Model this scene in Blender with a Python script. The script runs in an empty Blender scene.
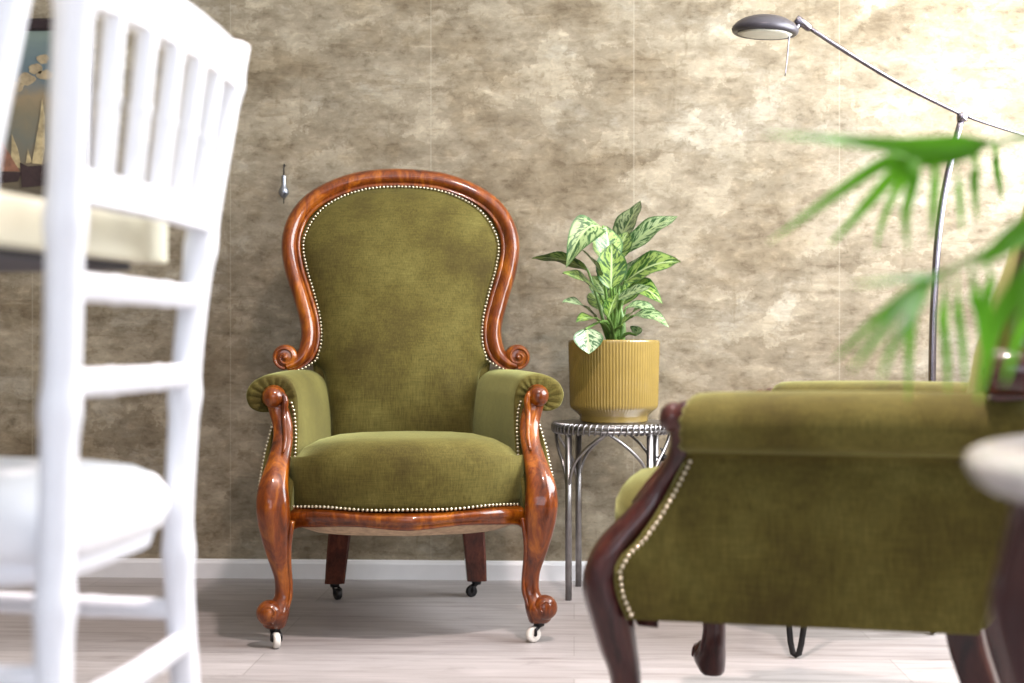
import bpy, bmesh, math, random
from math import sin, cos, pi, radians, sqrt, atan2
from mathutils import Vector, Matrix

SC = bpy.context.scene
COL = SC.collection
random.seed(4)

# ------------------------------------------------------------------ camera
TH = radians(2.5)          # camera yaw against the room
CAM_H = 0.63
F = 1422.2                 # focal length in pixels of the 1024 wide frame

def R(X, Z, h=0.0):
    """point X right / Z ahead of the camera, h above the floor, in room axes"""
    return Vector((X * cos(TH) - Z * sin(TH), X * sin(TH) + Z * cos(TH), h))

def PX(px, py, Z):
    return R((px - 512) / F * Z, Z, CAM_H - (py - 341.5) / F * Z)

cam_d = bpy.data.cameras.new('camera')
cam = bpy.data.objects.new('camera', cam_d)
COL.objects.link(cam)
cam.location = (0, 0, CAM_H)
cam.rotation_euler = (radians(90), 0, TH)
cam_d.lens = 50
cam_d.sensor_width = 36
cam_d.clip_start = 0.02
cam_d.dof.use_dof = True
cam_d.dof.focus_distance = 3.15
cam_d.dof.aperture_fstop = 3.0
SC.camera = cam

SC.view_settings.view_transform = 'Standard'
SC.view_settings.look = 'None'
SC.view_settings.gamma = 1
SC.view_settings.use_curve_mapping = False
SC.view_settings.exposure = 0.0

# ------------------------------------------------------------------ world + lights
w = bpy.data.worlds.new('sky')
SC.world = w
w.use_nodes = True
w.node_tree.nodes['Background'].inputs[0].default_value = (0.75, 0.85, 1.0, 1)
w.node_tree.nodes['Background'].inputs[1].default_value = 1.0

RW = 1.46      # right wall
LW = -2.7      # left wall
BW = 3.76      # back wall (behind the armchair)
NW = -1.3      # wall behind the camera
CH = 2.55      # ceiling

WIN1 = (1.9, 3.62, 0.88, 2.35)    # y0,y1,z0,z1 in the right wall
WIN2 = (-1.1, 1.2, 0.55, 2.3)      # x0,x1,z0,z1 in the wall behind the camera

def area(name, loc, rot, sx, sy, power, col, shape='RECTANGLE', spread=None):
    l = bpy.data.lights.new(name, 'AREA')
    l.shape = shape
    l.size = sx
    if shape == 'RECTANGLE':
        l.size_y = sy
    l.energy = power
    l.color = col
    if spread: l.spread = spread
    o = bpy.data.objects.new(name, l)
    o.location = loc
    o.rotation_euler = rot
    COL.objects.link(o)
    return o

area('window_daylight', (RW - 0.01, (WIN1[0] + WIN1[1]) / 2, (WIN1[2] + WIN1[3]) / 2), (0, radians(90), 0),
     WIN1[3] - WIN1[2], WIN1[1] - WIN1[0], 150, (0.95, 0.975, 1.0))
area('terrace_daylight', ((WIN2[0] + WIN2[1]) / 2, NW + 0.02, (WIN2[2] + WIN2[3]) / 2), (radians(90), 0, 0),
     WIN2[1] - WIN2[0], WIN2[3] - WIN2[2], 42, (0.82, 0.88, 1.0))
lampP = R(0.30, 1.75, CH - 0.05)
area('ceiling_light', lampP, (0, 0, 0), 0.16, 0.16, 44, (1.0, 0.84, 0.80), 'DISK', radians(125))

# ------------------------------------------------------------------ node helpers
def new_mat(name):
    m = bpy.data.materials.new(name)
    m.use_nodes = True
    nt = m.node_tree
    b = nt.nodes['Principled BSDF']
    return m, nt, b

def nd(nt, typ, **kw):
    n = nt.nodes.new(typ)
    for k, v in kw.items():
        if k in n.inputs.keys():
            n.inputs[k].default_value = v
        else:
            setattr(n, k, v)
    return n

def ramp(nt, stops, interp='LINEAR'):
    r = nt.nodes.new('ShaderNodeValToRGB')
    r.color_ramp.interpolation = interp
    el = r.color_ramp.elements
    while len(el) < len(stops): el.new(0.5)
    for e, (p, c) in zip(el, stops):
        e.position = p
        e.color = (c[0], c[1], c[2], 1)
    return r

def mapping(nt, scale=(1, 1, 1), loc=(0, 0, 0), rot=(0, 0, 0), src='Object'):
    tc = nt.nodes.new('ShaderNodeTexCoord')
    mp = nt.nodes.new('ShaderNodeMapping')
    mp.inputs['Scale'].default_value = scale
    mp.inputs['Location'].default_value = loc
    mp.inputs['Rotation'].default_value = rot
    nt.links.new(tc.outputs[src], mp.inputs[0])
    return mp

def noise(nt, mp, scale, detail=5, rough=0.6, dist=0.0):
    n = nt.nodes.new('ShaderNodeTexNoise')
    n.inputs['Scale'].default_value = scale
    n.inputs['Detail'].default_value = detail
    n.inputs['Roughness'].default_value = rough
    n.inputs['Distortion'].default_value = dist
    nt.links.new(mp.outputs[0], n.inputs['Vector'])
    return n

def mix(nt, a, b, fac, mode='MIX'):
    m = nt.nodes.new('ShaderNodeMix')
    m.data_type = 'RGBA'
    m.blend_type = mode
    for sock, v in ((m.inputs[0], fac), (m.inputs[6], a), (m.inputs[7], b)):
        if isinstance(v, (int, float)): sock.default_value = v
        elif isinstance(v, tuple): sock.default_value = (*v, 1)
        else: nt.links.new(v, sock)
    return m.outputs[2]

def bump(nt, b, h, strength=0.3, dist=0.002):
    n = nt.nodes.new('ShaderNodeBump')
    n.inputs['Strength'].default_value = strength
    n.inputs['Distance'].default_value = dist
    nt.links.new(h, n.inputs['Height'])
    nt.links.new(n.outputs[0], b.inputs['Normal'])

def simple(name, col, rough=0.5, metal=0.0, coat=0.0, spec=0.5, var=0.12, vs=30):
    m, nt, b = new_mat(name)
    mp = mapping(nt)
    n = noise(nt, mp, vs, 3)
    lo = tuple(c * (1 - var) for c in col)
    hi = tuple(min(1, c * (1 + var)) for c in col)
    r = ramp(nt, [(0.3, lo), (0.7, hi)])
    nt.links.new(n.outputs[0], r.inputs[0])
    nt.links.new(r.outputs[0], b.inputs['Base Color'])
    b.inputs['Roughness'].default_value = rough
    b.inputs['Metallic'].default_value = metal
    b.inputs['Coat Weight'].default_value = coat
    b.inputs['Specular IOR Level'].default_value = spec
    return m

def mat_velvet():
    m, nt, b = new_mat('olive_velvet')
    mp = mapping(nt, (1, 1, 1))
    big = noise(nt, mp, 7, 4, 0.6)
    mv = mapping(nt, (420, 420, 35))
    fine = noise(nt, mv, 1.0, 3, 0.7)
    mh = mapping(nt, (30, 30, 500))
    fine2 = noise(nt, mh, 1.0, 2, 0.7)
    c1 = ramp(nt, [(0.3, (0.048, 0.035, 0.006)), (0.5, (0.076, 0.061, 0.011)), (0.75, (0.118, 0.102, 0.024))])
    nt.links.new(big.outputs[0], c1.inputs[0])
    c2 = ramp(nt, [(0.3, (0.62, 0.60, 0.5)), (0.7, (1.35, 1.35, 1.5))])
    nt.links.new(fine.outputs[0], c2.inputs[0])
    c3 = ramp(nt, [(0.35, (0.78, 0.78, 0.7)), (0.7, (1.25, 1.25, 1.3))])
    nt.links.new(fine2.outputs[0], c3.inputs[0])
    x = mix(nt, c1.outputs[0], c2.outputs[0], 0.85, 'MULTIPLY')
    x = mix(nt, x, c3.outputs[0], 0.7, 'MULTIPLY')
    nt.links.new(x, b.inputs['Base Color'])
    b.inputs['Roughness'].default_value = 0.85
    b.inputs['Specular IOR Level'].default_value = 0.2
    b.inputs['Sheen Weight'].default_value = 0.5
    b.inputs['Sheen Roughness'].default_value = 0.42
    b.inputs['Sheen Tint'].default_value = (0.62, 0.64, 0.26, 1)
    bump(nt, b, fine.outputs[0], 0.25, 0.0012)
    return m

def mat_wood(name, lo, mid, hi, rough=0.22):
    m, nt, b = new_mat(name)
    mp = mapping(nt, (9, 9, 2.2))
    n1 = noise(nt, mp, 2.2, 6, 0.65, 1.4)
    mf = mapping(nt, (120, 120, 14))
    n2 = noise(nt, mf, 1.3, 4, 0.7, 0.3)
    r = ramp(nt, [(0.3, lo), (0.5, mid), (0.72, hi)])
    nt.links.new(n1.outputs[0], r.inputs[0])
    r2 = ramp(nt, [(0.35, (0.5, 0.45, 0.4)), (0.6, (1, 1, 1))])
    nt.links.new(n2.outputs[0], r2.inputs[0])
    x = mix(nt, r.outputs[0], r2.outputs[0], 0.6, 'MULTIPLY')
    nt.links.new(x, b.inputs['Base Color'])
    b.inputs['Roughness'].default_value = rough + 0.1
    b.inputs['Specular IOR Level'].default_value = 0.15
    b.inputs['Coat Weight'].default_value = 0.7
    b.inputs['Coat Roughness'].default_value = 0.07
    bump(nt, b, n2.outputs[0], 0.08, 0.001)
    return m

def mat_wall():
    m, nt, b = new_mat('plaster_look_wallpaper')
    def rot(sc, lo=(0, 0, 0)): return mapping(nt, sc, lo)
    big = noise(nt, rot((1, 1, 1.5)), 3.0, 14, 0.66, 0.1)
    med = noise(nt, rot((1, 1, 1.8), (5, 2, 1)), 9, 14, 0.70, 0.1)
    fl = noise(nt, rot((1, 1, 1.8), (7, 0, 2)), 26, 9, 0.75, 0.5)
    hs = noise(nt, rot((0.8, 1, 6), (1, 0, 5)), 7, 9, 0.68, 0.35)
    vs = noise(nt, rot((5, 1, 0.8), (2, 0, 9)), 5, 8, 0.7, 0.3)
    base = ramp(nt, [(0.36, (0.192, 0.152, 0.098)), (0.44, (0.222, 0.181, 0.122)), (0.47, (0.242, 0.202, 0.142)), (0.56, (0.252, 0.214, 0.153)), (0.60, (0.282, 0.248, 0.188))])
    nt.links.new(big.outputs[0], base.inputs[0])
    r1 = ramp(nt, [(0.38, (0.64, 0.60, 0.54)), (0.46, (0.88, 0.87, 0.85)), (0.50, (1.0, 1.0, 1.0)), (0.54, (1.05, 1.05, 1.05)), (0.61, (1.28, 1.29, 1.30))])
    nt.links.new(med.outputs[0], r1.inputs[0])
    x = mix(nt, base.outputs[0], r1.outputs[0], 0.68, 'MULTIPLY')
    r2 = ramp(nt, [(0.36, (0.62, 0.58, 0.52)), (0.46, (0.95, 0.95, 0.95)), (0.54, (1.02, 1.02, 1.02)), (0.64, (1.32, 1.32, 1.32))])
    nt.links.new(fl.outputs[0], r2.inputs[0])
    x = mix(nt, x, r2.outputs[0], 0.8, 'MULTIPLY')
    r3 = ramp(nt, [(0.36, (0.74, 0.70, 0.64)), (0.42, (1, 1, 1)), (0.58, (1, 1, 1)), (0.64, (1.22, 1.22, 1.22))])
    nt.links.new(hs.outputs[0], r3.inputs[0])
    x = mix(nt, x, r3.outputs[0], 0.65, 'MULTIPLY')
    r4 = ramp(nt, [(0.34, (0.80, 0.77, 0.72)), (0.40, (1, 1, 1)), (0.62, (1, 1, 1)), (0.68, (1.12, 1.12, 1.12))])
    nt.links.new(vs.outputs[0], r4.inputs[0])
    x = mix(nt, x, r4.outputs[0], 0.7, 'MULTIPLY')
    # ragged trowel patches
    wv = noise(nt, rot((1, 1, 1)), 11, 8, 0.7, 0.0)
    wm = nt.nodes.new('ShaderNodeVectorMath'); wm.operation = 'SCALE'; wm.inputs['Scale'].default_value = 0.26
    nt.links.new(wv.outputs['Color'], wm.inputs[0])
    base_v = rot((1, 1, 1.9))
    wa = nt.nodes.new('ShaderNodeVectorMath'); wa.operation = 'ADD'
    nt.links.new(base_v.outputs[0], wa.inputs[0]); nt.links.new(wm.outputs[0], wa.inputs[1])
    vo = nt.nodes.new('ShaderNodeTexVoronoi'); vo.inputs['Scale'].default_value = 8.5
    nt.links.new(wa.outputs[0], vo.inputs['Vector'])
    sc_ = nt.nodes.new('ShaderNodeSeparateColor')
    nt.links.new(vo.outputs['Color'], sc_.inputs[0])
    rv = ramp(nt, [(0.0, (0.80, 0.77, 0.73)), (0.35, (0.94, 0.93, 0.92)), (0.6, (1.02, 1.02, 1.02)), (1.0, (1.20, 1.21, 1.22))])
    nt.links.new(sc_.outputs[0], rv.inputs[0])
    x = mix(nt, x, rv.outputs[0], 0.85, 'MULTIPLY')
    # paper joints every 53 cm
    tc = nt.nodes.new('ShaderNodeTexCoord')
    sx = nt.nodes.new('ShaderNodeSeparateXYZ')
    nt.links.new(tc.outputs['Object'], sx.inputs[0])
    add = nt.nodes.new('ShaderNodeMath'); add.operation = 'ADD'; add.inputs[1].default_value = 0.379 + 5.3 + 0.072
    nt.links.new(sx.outputs[0], add.inputs[0])
    mod = nt.nodes.new('ShaderNodeMath'); mod.operation = 'MODULO'; mod.inputs[1].default_value = 0.537
    nt.links.new(add.outputs[0], mod.inputs[0])
    lt = nt.nodes.new('ShaderNodeMath'); lt.operation = 'LESS_THAN'; lt.inputs[1].default_value = 0.0030
    nt.links.new(mod.outputs[0], lt.inputs[0])
    ml = nt.nodes.new('ShaderNodeMath'); ml.operation = 'MULTIPLY'; ml.inputs[1].default_value = 0.25
    nt.links.new(lt.outputs[0], ml.inputs[0])
    x = mix(nt, x, (0.44, 0.40, 0.31), ml.outputs[0])
    nt.links.new(x, b.inputs['Base Color'])
    b.inputs['Roughness'].default_value = 0.72
    b.inputs['Specular IOR Level'].default_value = 0.3
    bump(nt, b, fl.outputs[0], 0.3, 0.002)
    return m

def mat_floor():
    m, nt, b = new_mat('laminate_planks')
    mp = mapping(nt, (1, 1, 1))
    br = nt.nodes.new('ShaderNodeTexBrick')
    nt.links.new(mp.outputs[0], br.inputs['Vector'])
    br.inputs['Scale'].default_value = 1.0
    br.inputs['Brick Width'].default_value = 1.25
    br.inputs['Row Height'].default_value = 0.19
    br.inputs['Mortar Size'].default_value = 0.0015
    br.inputs['Mortar Smooth'].default_value = 0.3
    br.inputs['Color1'].default_value = (0.33, 0.305, 0.300, 1)
    br.inputs['Color2'].default_value = (0.41, 0.382, 0.376, 1)
    br.inputs['Mortar'].default_value = (0.27, 0.25, 0.24, 1)
    ms = mapping(nt, (1.6, 16, 1))
    g = noise(nt, ms, 2.4, 8, 0.65, 0.5)
    r = ramp(nt, [(0.3, (0.66, 0.62, 0.60)), (0.5, (0.98, 0.97, 0.97)), (0.75, (1.22, 1.2, 1.2))])
    nt.links.new(g.outputs[0], r.inputs[0])
    mk = mapping(nt, (3, 9, 1), (4, 2, 0))
    k = noise(nt, mk, 2.0, 5, 0.6, 0.8)
    rk = ramp(nt, [(0.28, (0.55, 0.52, 0.52)), (0.40, (1, 1, 1))])
    nt.links.new(k.outputs[0], rk.inputs[0])
    x = mix(nt, br.outputs[0], r.outputs[0], 0.9, 'MULTIPLY')
    x = mix(nt, x, rk.outputs[0], 0.6, 'MULTIPLY')
    nt.links.new(x, b.inputs['Base Color'])
    b.inputs['Roughness'].default_value = 0.42
    b.inputs['Specular IOR Level'].default_value = 0.45
    bump(nt, b, g.outputs[0], 0.08, 0.001)
    return m

def mat_leaf():
    m, nt, b = new_mat('variegated_leaf')
    tc = nt.nodes.new('ShaderNodeTexCoord')
    mp = nt.nodes.new('ShaderNodeMapping')
    nt.links.new(tc.outputs['UV'], mp.inputs[0])
    mp.inputs['Scale'].default_value = (1, 1, 1)
    at = nt.nodes.new('ShaderNodeAttribute'); at.attribute_name = 'seedv'
    sx = nt.nodes.new('ShaderNodeSeparateXYZ')
    nt.links.new(mp.outputs[0], sx.inputs[0])
    # skewed coordinate: u along, v across from midrib -> feather pattern
    av = nt.nodes.new('ShaderNodeMath'); av.operation = 'ABSOLUTE'
    nt.links.new(sx.outputs[1], av.inputs[0])
    sk = nt.nodes.new('ShaderNodeMath'); sk.operation = 'MULTIPLY_ADD'; sk.inputs[1].default_value = -0.28
    nt.links.new(av.outputs[0], sk.inputs[0]); nt.links.new(sx.outputs[0], sk.inputs[2])
    cb = nt.nodes.new('ShaderNodeCombineXYZ')
    m1 = nt.nodes.new('ShaderNodeMath'); m1.operation = 'MULTIPLY'; m1.inputs[1].default_value = 15
    m2 = nt.nodes.new('ShaderNodeMath'); m2.operation = 'MULTIPLY'; m2.inputs[1].default_value = 2.6
    nt.links.new(sk.outputs[0], m1.inputs[0]); nt.links.new(sx.outputs[1], m2.inputs[0])
    nt.links.new(m1.outputs[0], cb.inputs[0]); nt.links.new(m2.outputs[0], cb.inputs[1])
    sd = nt.nodes.new('ShaderNodeMath'); sd.operation = 'MULTIPLY'; sd.inputs[1].default_value = 37
    nt.links.new(at.outputs['Fac'], sd.inputs[0]); nt.links.new(sd.outputs[0], cb.inputs[2])
    n = nt.nodes.new('ShaderNodeTexNoise'); n.inputs['Scale'].default_value = 1.0; n.inputs['Detail'].default_value = 3; n.inputs['Distortion'].default_value = 0.6
    nt.links.new(cb.outputs[0], n.inputs['Vector'])
    pale = mix(nt, (0.19, 0.29, 0.045), (0.36, 0.45, 0.27), at.outputs['Fac'])
    dark = mix(nt, (0.015, 0.062, 0.006), (0.026, 0.085, 0.024), at.outputs['Fac'])
    rr = ramp(nt, [(0.44, (0, 0, 0)), (0.54, (1, 1, 1))])
    nt.links.new(n.outputs[0], rr.inputs[0])
    x = mix(nt, dark, pale, rr.outputs[0])
    # green rim
    e = ramp(nt, [(0.80, (0, 0, 0)), (0.95, (1, 1, 1))])
    nt.links.new(av.outputs[0], e.inputs[0])
    x = mix(nt, x, (0.022, 0.085, 0.010), e.outputs[0])
    # midrib
    e2 = ramp(nt, [(0.04, (1, 1, 1)), (0.09, (0, 0, 0))])
    nt.links.new(av.outputs[0], e2.inputs[0])
    x = mix(nt, x, (0.34, 0.44, 0.20), e2.outputs[0])
    nt.links.new(x, b.inputs['Base Color'])
    b.inputs['Roughness'].default_value = 0.38
    b.inputs['Subsurface Weight'].default_value = 0.0
    b.inputs['Transmission Weight'].default_value = 0.0
    return m

def mat_seascape():
    m, nt, b = new_mat('painted_sky')
    mp = mapping(nt, (1, 1, 1))
    n = noise(nt, mp, 6, 6, 0.6, 0.5)
    sx = nt.nodes.new('ShaderNodeSeparateXYZ')
    tc = nt.nodes.new('ShaderNodeTexCoord')
    nt.links.new(tc.outputs['Generated'], sx.inputs[0])
    r = ramp(nt, [(0.0, (0.09, 0.075, 0.05)), (0.22, (0.17, 0.13, 0.08)), (0.40, (0.14, 0.14, 0.11)), (0.52, (0.19, 0.16, 0.10)), (0.64, (0.25, 0.19, 0.11)), (0.76, (0.10, 0.14, 0.16)), (1.0, (0.17, 0.22, 0.19))])
    ad = nt.nodes.new('ShaderNodeMath'); ad.operation = 'MULTIPLY_ADD'; ad.inputs[1].default_value = 0.55
    nt.links.new(n.outputs[0], ad.inputs[0]); nt.links.new(sx.outputs[2], ad.inputs[2])
    s2 = nt.nodes.new('ShaderNodeMath'); s2.operation = 'SUBTRACT'; s2.inputs[1].default_value = 0.27
    nt.links.new(ad.outputs[0], s2.inputs[0])
    nt.links.new(s2.outputs[0], r.inputs[0])
    nt.links.new(r.outputs[0], b.inputs['Base Color'])
    b.inputs['Roughness'].default_value = 0.5
    return m

M = {}
M['velvet'] = mat_velvet()
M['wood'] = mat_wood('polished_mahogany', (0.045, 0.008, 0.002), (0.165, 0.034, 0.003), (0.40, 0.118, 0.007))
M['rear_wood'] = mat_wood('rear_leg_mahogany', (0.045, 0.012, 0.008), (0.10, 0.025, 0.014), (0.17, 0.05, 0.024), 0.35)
M['dark_and_shaded_wood'] = mat_wood('dark_and_shaded_mahogany', (0.018, 0.006, 0.007), (0.05, 0.012, 0.011), (0.10, 0.026, 0.016), 0.25)  # dark table wood; on the foreground armchair it paints shade onto the mahogany
M['wall'] = mat_wall()
M['floor'] = mat_floor()
M['leaf'] = mat_leaf()
M['brass'] = simple('aged_nailheads', (0.62, 0.56, 0.42), 0.3, 1.0)
M['hessian'] = simple('seat_underside_cloth', (0.42, 0.30, 0.19), 0.9, var=0.25, vs=60)
M['porcelain'] = simple('porcelain', (0.72, 0.68, 0.62), 0.25, coat=0.5)
M['black_metal'] = simple('black_iron', (0.018, 0.017, 0.018), 0.4, 0.6)
M['steel'] = simple('brushed_gunmetal', (0.30, 0.29, 0.29), 0.34, 1.0, var=0.2)
M['chrome'] = simple('satin_chrome', (0.24, 0.22, 0.25), 0.25, 1.0)
M['lamp_dark'] = simple('anthracite_lacquer', (0.055, 0.05, 0.06), 0.38, 0.3)
M['glass'] = simple('frosted_glass', (0.55, 0.54, 0.46), 0.3)
M['pot'] = simple('ochre_glaze', (0.25, 0.172, 0.042), 0.25, coat=0.6, var=0.06)
M['soil'] = simple('potting_soil', (0.03, 0.02, 0.014), 0.95, var=0.5, vs=120)
M['stem'] = simple('pale_green_stem', (0.13, 0.24, 0.05), 0.4)
def translucent(m, col, fac=0.4):
    nt = m.node_tree
    b = nt.nodes['Principled BSDF']; out = nt.nodes['Material Output']
    t = nt.nodes.new('ShaderNodeBsdfTranslucent'); t.inputs[0].default_value = (*col, 1)
    mx = nt.nodes.new('ShaderNodeMixShader'); mx.inputs[0].default_value = fac
    nt.links.new(b.outputs[0], mx.inputs[1]); nt.links.new(t.outputs[0], mx.inputs[2])
    nt.links.new(mx.outputs[0], out.inputs['Surface'])
    b.inputs['Specular IOR Level'].default_value = 0.15
    return m
M['palm'] = simple('palm_leaf', (0.060, 0.20, 0.010), 0.6, var=0.6, vs=9)
translucent(M['palm'], (0.12, 0.36, 0.015), 0.25)
M['white'] = simple('white_paint', (0.80, 0.82, 0.87), 0.35, var=0.02)
M['pad'] = simple('white_seat_fabric', (0.82, 0.83, 0.86), 0.8, var=0.02)
M['cream'] = simple('cream_tabletop', (0.70, 0.66, 0.50), 0.5, var=0.03)
M['under'] = simple('shaded_table_underside', (0.035, 0.03, 0.04), 0.6)  # dark colour paints the shade below the cream tabletop
M['trim'] = simple('white_trim', (0.78, 0.78, 0.80), 0.45, var=0.02)
M['plaster'] = simple('white_plaster', (0.74, 0.72, 0.69), 0.9, var=0.02)
M['marble'] = simple('grey_white_marble', (0.46, 0.45, 0.455), 0.22, coat=0.3, var=0.35, vs=6)
M['frame'] = simple('picture_frame_black', (0.025, 0.015, 0.018), 0.4)
M['sea'] = mat_seascape()
M['sail'] = simple('painted_sail', (0.38, 0.30, 0.16), 0.55, var=0.4, vs=40)
M['sail_red'] = simple('painted_red_sail', (0.22, 0.10, 0.06), 0.55, var=0.4, vs=40)
M['hull'] = simple('painted_hull', (0.035, 0.018, 0.018), 0.55, var=0.4)
M['cloud'] = simple('painted_cloud', (0.30, 0.235, 0.14), 0.6, var=0.35, vs=40)
M['wax'] = simple('pewter', (0.30, 0.32, 0.36), 0.3, 0.9)

# ------------------------------------------------------------------ mesh helpers
def link(name, bm, mat, parent=None, smooth=True, mats=None):
    me = bpy.data.meshes.new(name)
    bmesh.ops.recalc_face_normals(bm, faces=bm.faces)
    bm.to_mesh(me)
    bm.free()
    o = bpy.data.objects.new(name, me)
    COL.objects.link(o)
    for mm in (mats or [mat]): me.materials.append(mm)
    if smooth:
        for p in me.polygons: p.use_smooth = True
    if parent is not None: o.parent = parent
    return o

def autosmooth(o, ang=40):
    """mark edges sharp by angle"""
    me = o.data
    bm = bmesh.new(); bm.from_mesh(me)
    for e in bm.edges:
        if len(e.link_faces) == 2 and e.calc_face_angle(0) > radians(ang): e.smooth = False
    bm.to_mesh(me); bm.free()
    return o

def root(name, label, cat, loc, rz=0, group=None):
    o = bpy.data.objects.new(name, None)
    COL.objects.link(o)
    o.empty_display_size = 0.1
    o.location = loc
    o.rotation_euler = (0, 0, rz)
    return tag(o, label, cat, group)

def tag(o, label, cat, group=None):
    o['label'] = label; o['category'] = cat
    if group: o['group'] = group
    return o

def struct(o):
    o['kind'] = 'structure'
    return o

def loft(bm, rings, cap=True, closed=True):
    vs = [[bm.verts.new(p) for p in r] for r in rings]
    n = len(rings[0])
    for a, b in zip(vs[:-1], vs[1:]):
        for i in range(n if closed else n - 1):
            j = (i + 1) % n
            try: bm.faces.new((a[i], a[j], b[j], b[i]))
            except ValueError: pass
    if cap and closed:
        bm.faces.new(vs[0]); bm.faces.new(list(reversed(vs[-1])))
    return vs

def catmull(pts, sub):
    """pts: list of tuples/Vectors any length -> interpolated list of lists"""
    P = [list(p) for p in pts]
    P = [[2 * a - b for a, b in zip(P[0], P[1])]] + P + [[2 * a - b for a, b in zip(P[-1], P[-2])]]
    out = []
    for i in range(1, len(P) - 2):
        for k in range(sub):
            t = k / sub
            p0, p1, p2, p3 = P[i - 1], P[i], P[i + 1], P[i + 2]
            out.append([0.5 * (2 * b + (c - a) * t + (2 * a - 5 * b + 4 * c - d) * t * t + (3 * b - a - 3 * c + d) * t ** 3)
                        for a, b, c, d in zip(p0, p1, p2, p3)])
    out.append(P[-2])
    return out

def tube(bm, pts, r, seg=10, sub=0, cap=True):
    """r: number or list"""
    if not isinstance(r, (list, tuple)): r = [r] * len(pts)
    data = [list(p) + [q] for p, q in zip(pts, r)]
    if sub: data = catmull(data, sub)
    P = [Vector(d[:3]) for d in data]; rr = [d[3] for d in data]
    rings = []
    up = None
    for i, p in enumerate(P):
        t = (P[min(i + 1, len(P) - 1)] - P[max(i - 1, 0)]).normalized()
        if up is None:
            up = Vector((0, 0, 1)) if abs(t.z) < 0.9 else Vector((1, 0, 0))
        s = t.cross(up)
        if s.length < 1e-5: s = t.orthogonal()
        s.normalize()
        up = s.cross(t).normalized()
        rings.append([p + s * cos(a) * rr[i] + up * sin(a) * rr[i] for a in [2 * pi * k / seg for k in range(seg)]])
    return loft(bm, rings, cap)

def lathe(bm, prof, seg=32, origin=(0, 0, 0), mat=None, cap=True):
    """prof: (r,z)"""
    o = Vector(origin)
    rings = []
    for r, z in prof:
        ring = []
        for k in range(seg):
            a = 2 * pi * k / seg
            v = Vector((r * cos(a), r * sin(a), z))
            if mat is not None: v = mat @ v
            ring.append(o + v)
        rings.append(ring)
    return loft(bm, rings, cap)

def box(bm, x0, x1, y0, y1, z0, z1, bev=0.0, m=None):
    vs = []
    for x, y, z in ((x0, y0, z0), (x1, y0, z0), (x1, y1, z0), (x0, y1, z0), (x0, y0, z1), (x1, y0, z1), (x1, y1, z1), (x0, y1, z1)):
        v = Vector((x, y, z))
        vs.append(bm.verts.new(m @ v if m is not None else v))
    fs = []
    for idx in ((0, 3, 2, 1), (4, 5, 6, 7), (0, 1, 5, 4), (1, 2, 6, 5), (2, 3, 7, 6), (3, 0, 4, 7)):
        fs.append(bm.faces.new([vs[i] for i in idx]))
    if bev:
        es = list({e for f in fs for e in f.edges})
        bmesh.ops.bevel(bm, geom=es, offset=bev, segments=2, affect='EDGES', profile=0.6)
    return vs

def sphere(bm, c, r, u=12, v=8, sx=1, sy=1, sz=1):
    mtx = Matrix.Translation(Vector(c)) @ Matrix.Diagonal((r * sx, r * sy, r * sz, 1))
    bmesh.ops.create_uvsphere(bm, u_segments=u, v_segments=v, radius=1, matrix=mtx)

def sup(a, n):
    c, s = cos(a), sin(a)
    return (math.copysign(abs(c) ** (2 / n), c), math.copysign(abs(s) ** (2 / n), s))

def interp(tab, x):
    if x <= tab[0][0]: return tab[0][1]
    for (a, fa), (b, fb) in zip(tab[:-1], tab[1:]):
        if x <= b:
            t = (x - a) / (b - a)
            return fa + (fb - fa) * t
    return tab[-1][1]

def children(o):
    return [c for c in COL.objects if c.parent == o]

def copy_tree(o, parent=None):
    c = o.copy(); COL.objects.link(c)
    c.parent = parent
    for ch in children(o): copy_tree(ch, c)
    return c

# ------------------------------------------------------------------ room
bm = bmesh.new(); box(bm, LW - .1, RW + .1, NW - .1, BW + .1, -0.1, 0.0)
struct(link('floor', bm, M['floor'], smooth=False))
bm = bmesh.new(); box(bm, LW - .1, RW + .1, NW - .1, BW + .1, CH, CH + 0.1)
struct(link('ceiling', bm, M['plaster'], smooth=False))
bm = bmesh.new(); box(bm, LW - .1, RW + .1, BW, BW + .1, 0, CH)
struct(link('wall_back', bm, M['wall'], smooth=False))
bm = bmesh.new(); box(bm, LW - .1, LW, NW, BW, 0, CH)
struct(link('wall_left', bm, M['wall'], smooth=False))
bm = bmesh.new()
y0, y1, z0, z1 = WIN1
box(bm, RW, RW + .1, NW, y0, 0, CH); box(bm, RW, RW + .1, y1, BW, 0, CH)
box(bm, RW, RW + .1, y0, y1, 0, z0); box(bm, RW, RW + .1, y0, y1, z1, CH)
struct(link('wall_right', bm, M['plaster'], smooth=False))
bm = bmesh.new()
x0, x1, z0, z1 = WIN2
box(bm, LW, x0, NW - .1, NW, 0, CH); box(bm, x1, RW, NW - .1, NW, 0, CH)
box(bm, x0, x1, NW - .1, NW, 0, z0); box(bm, x0, x1, NW - .1, NW, z1, CH)
struct(link('wall_front', bm, M['plaster'], smooth=False))
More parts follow.
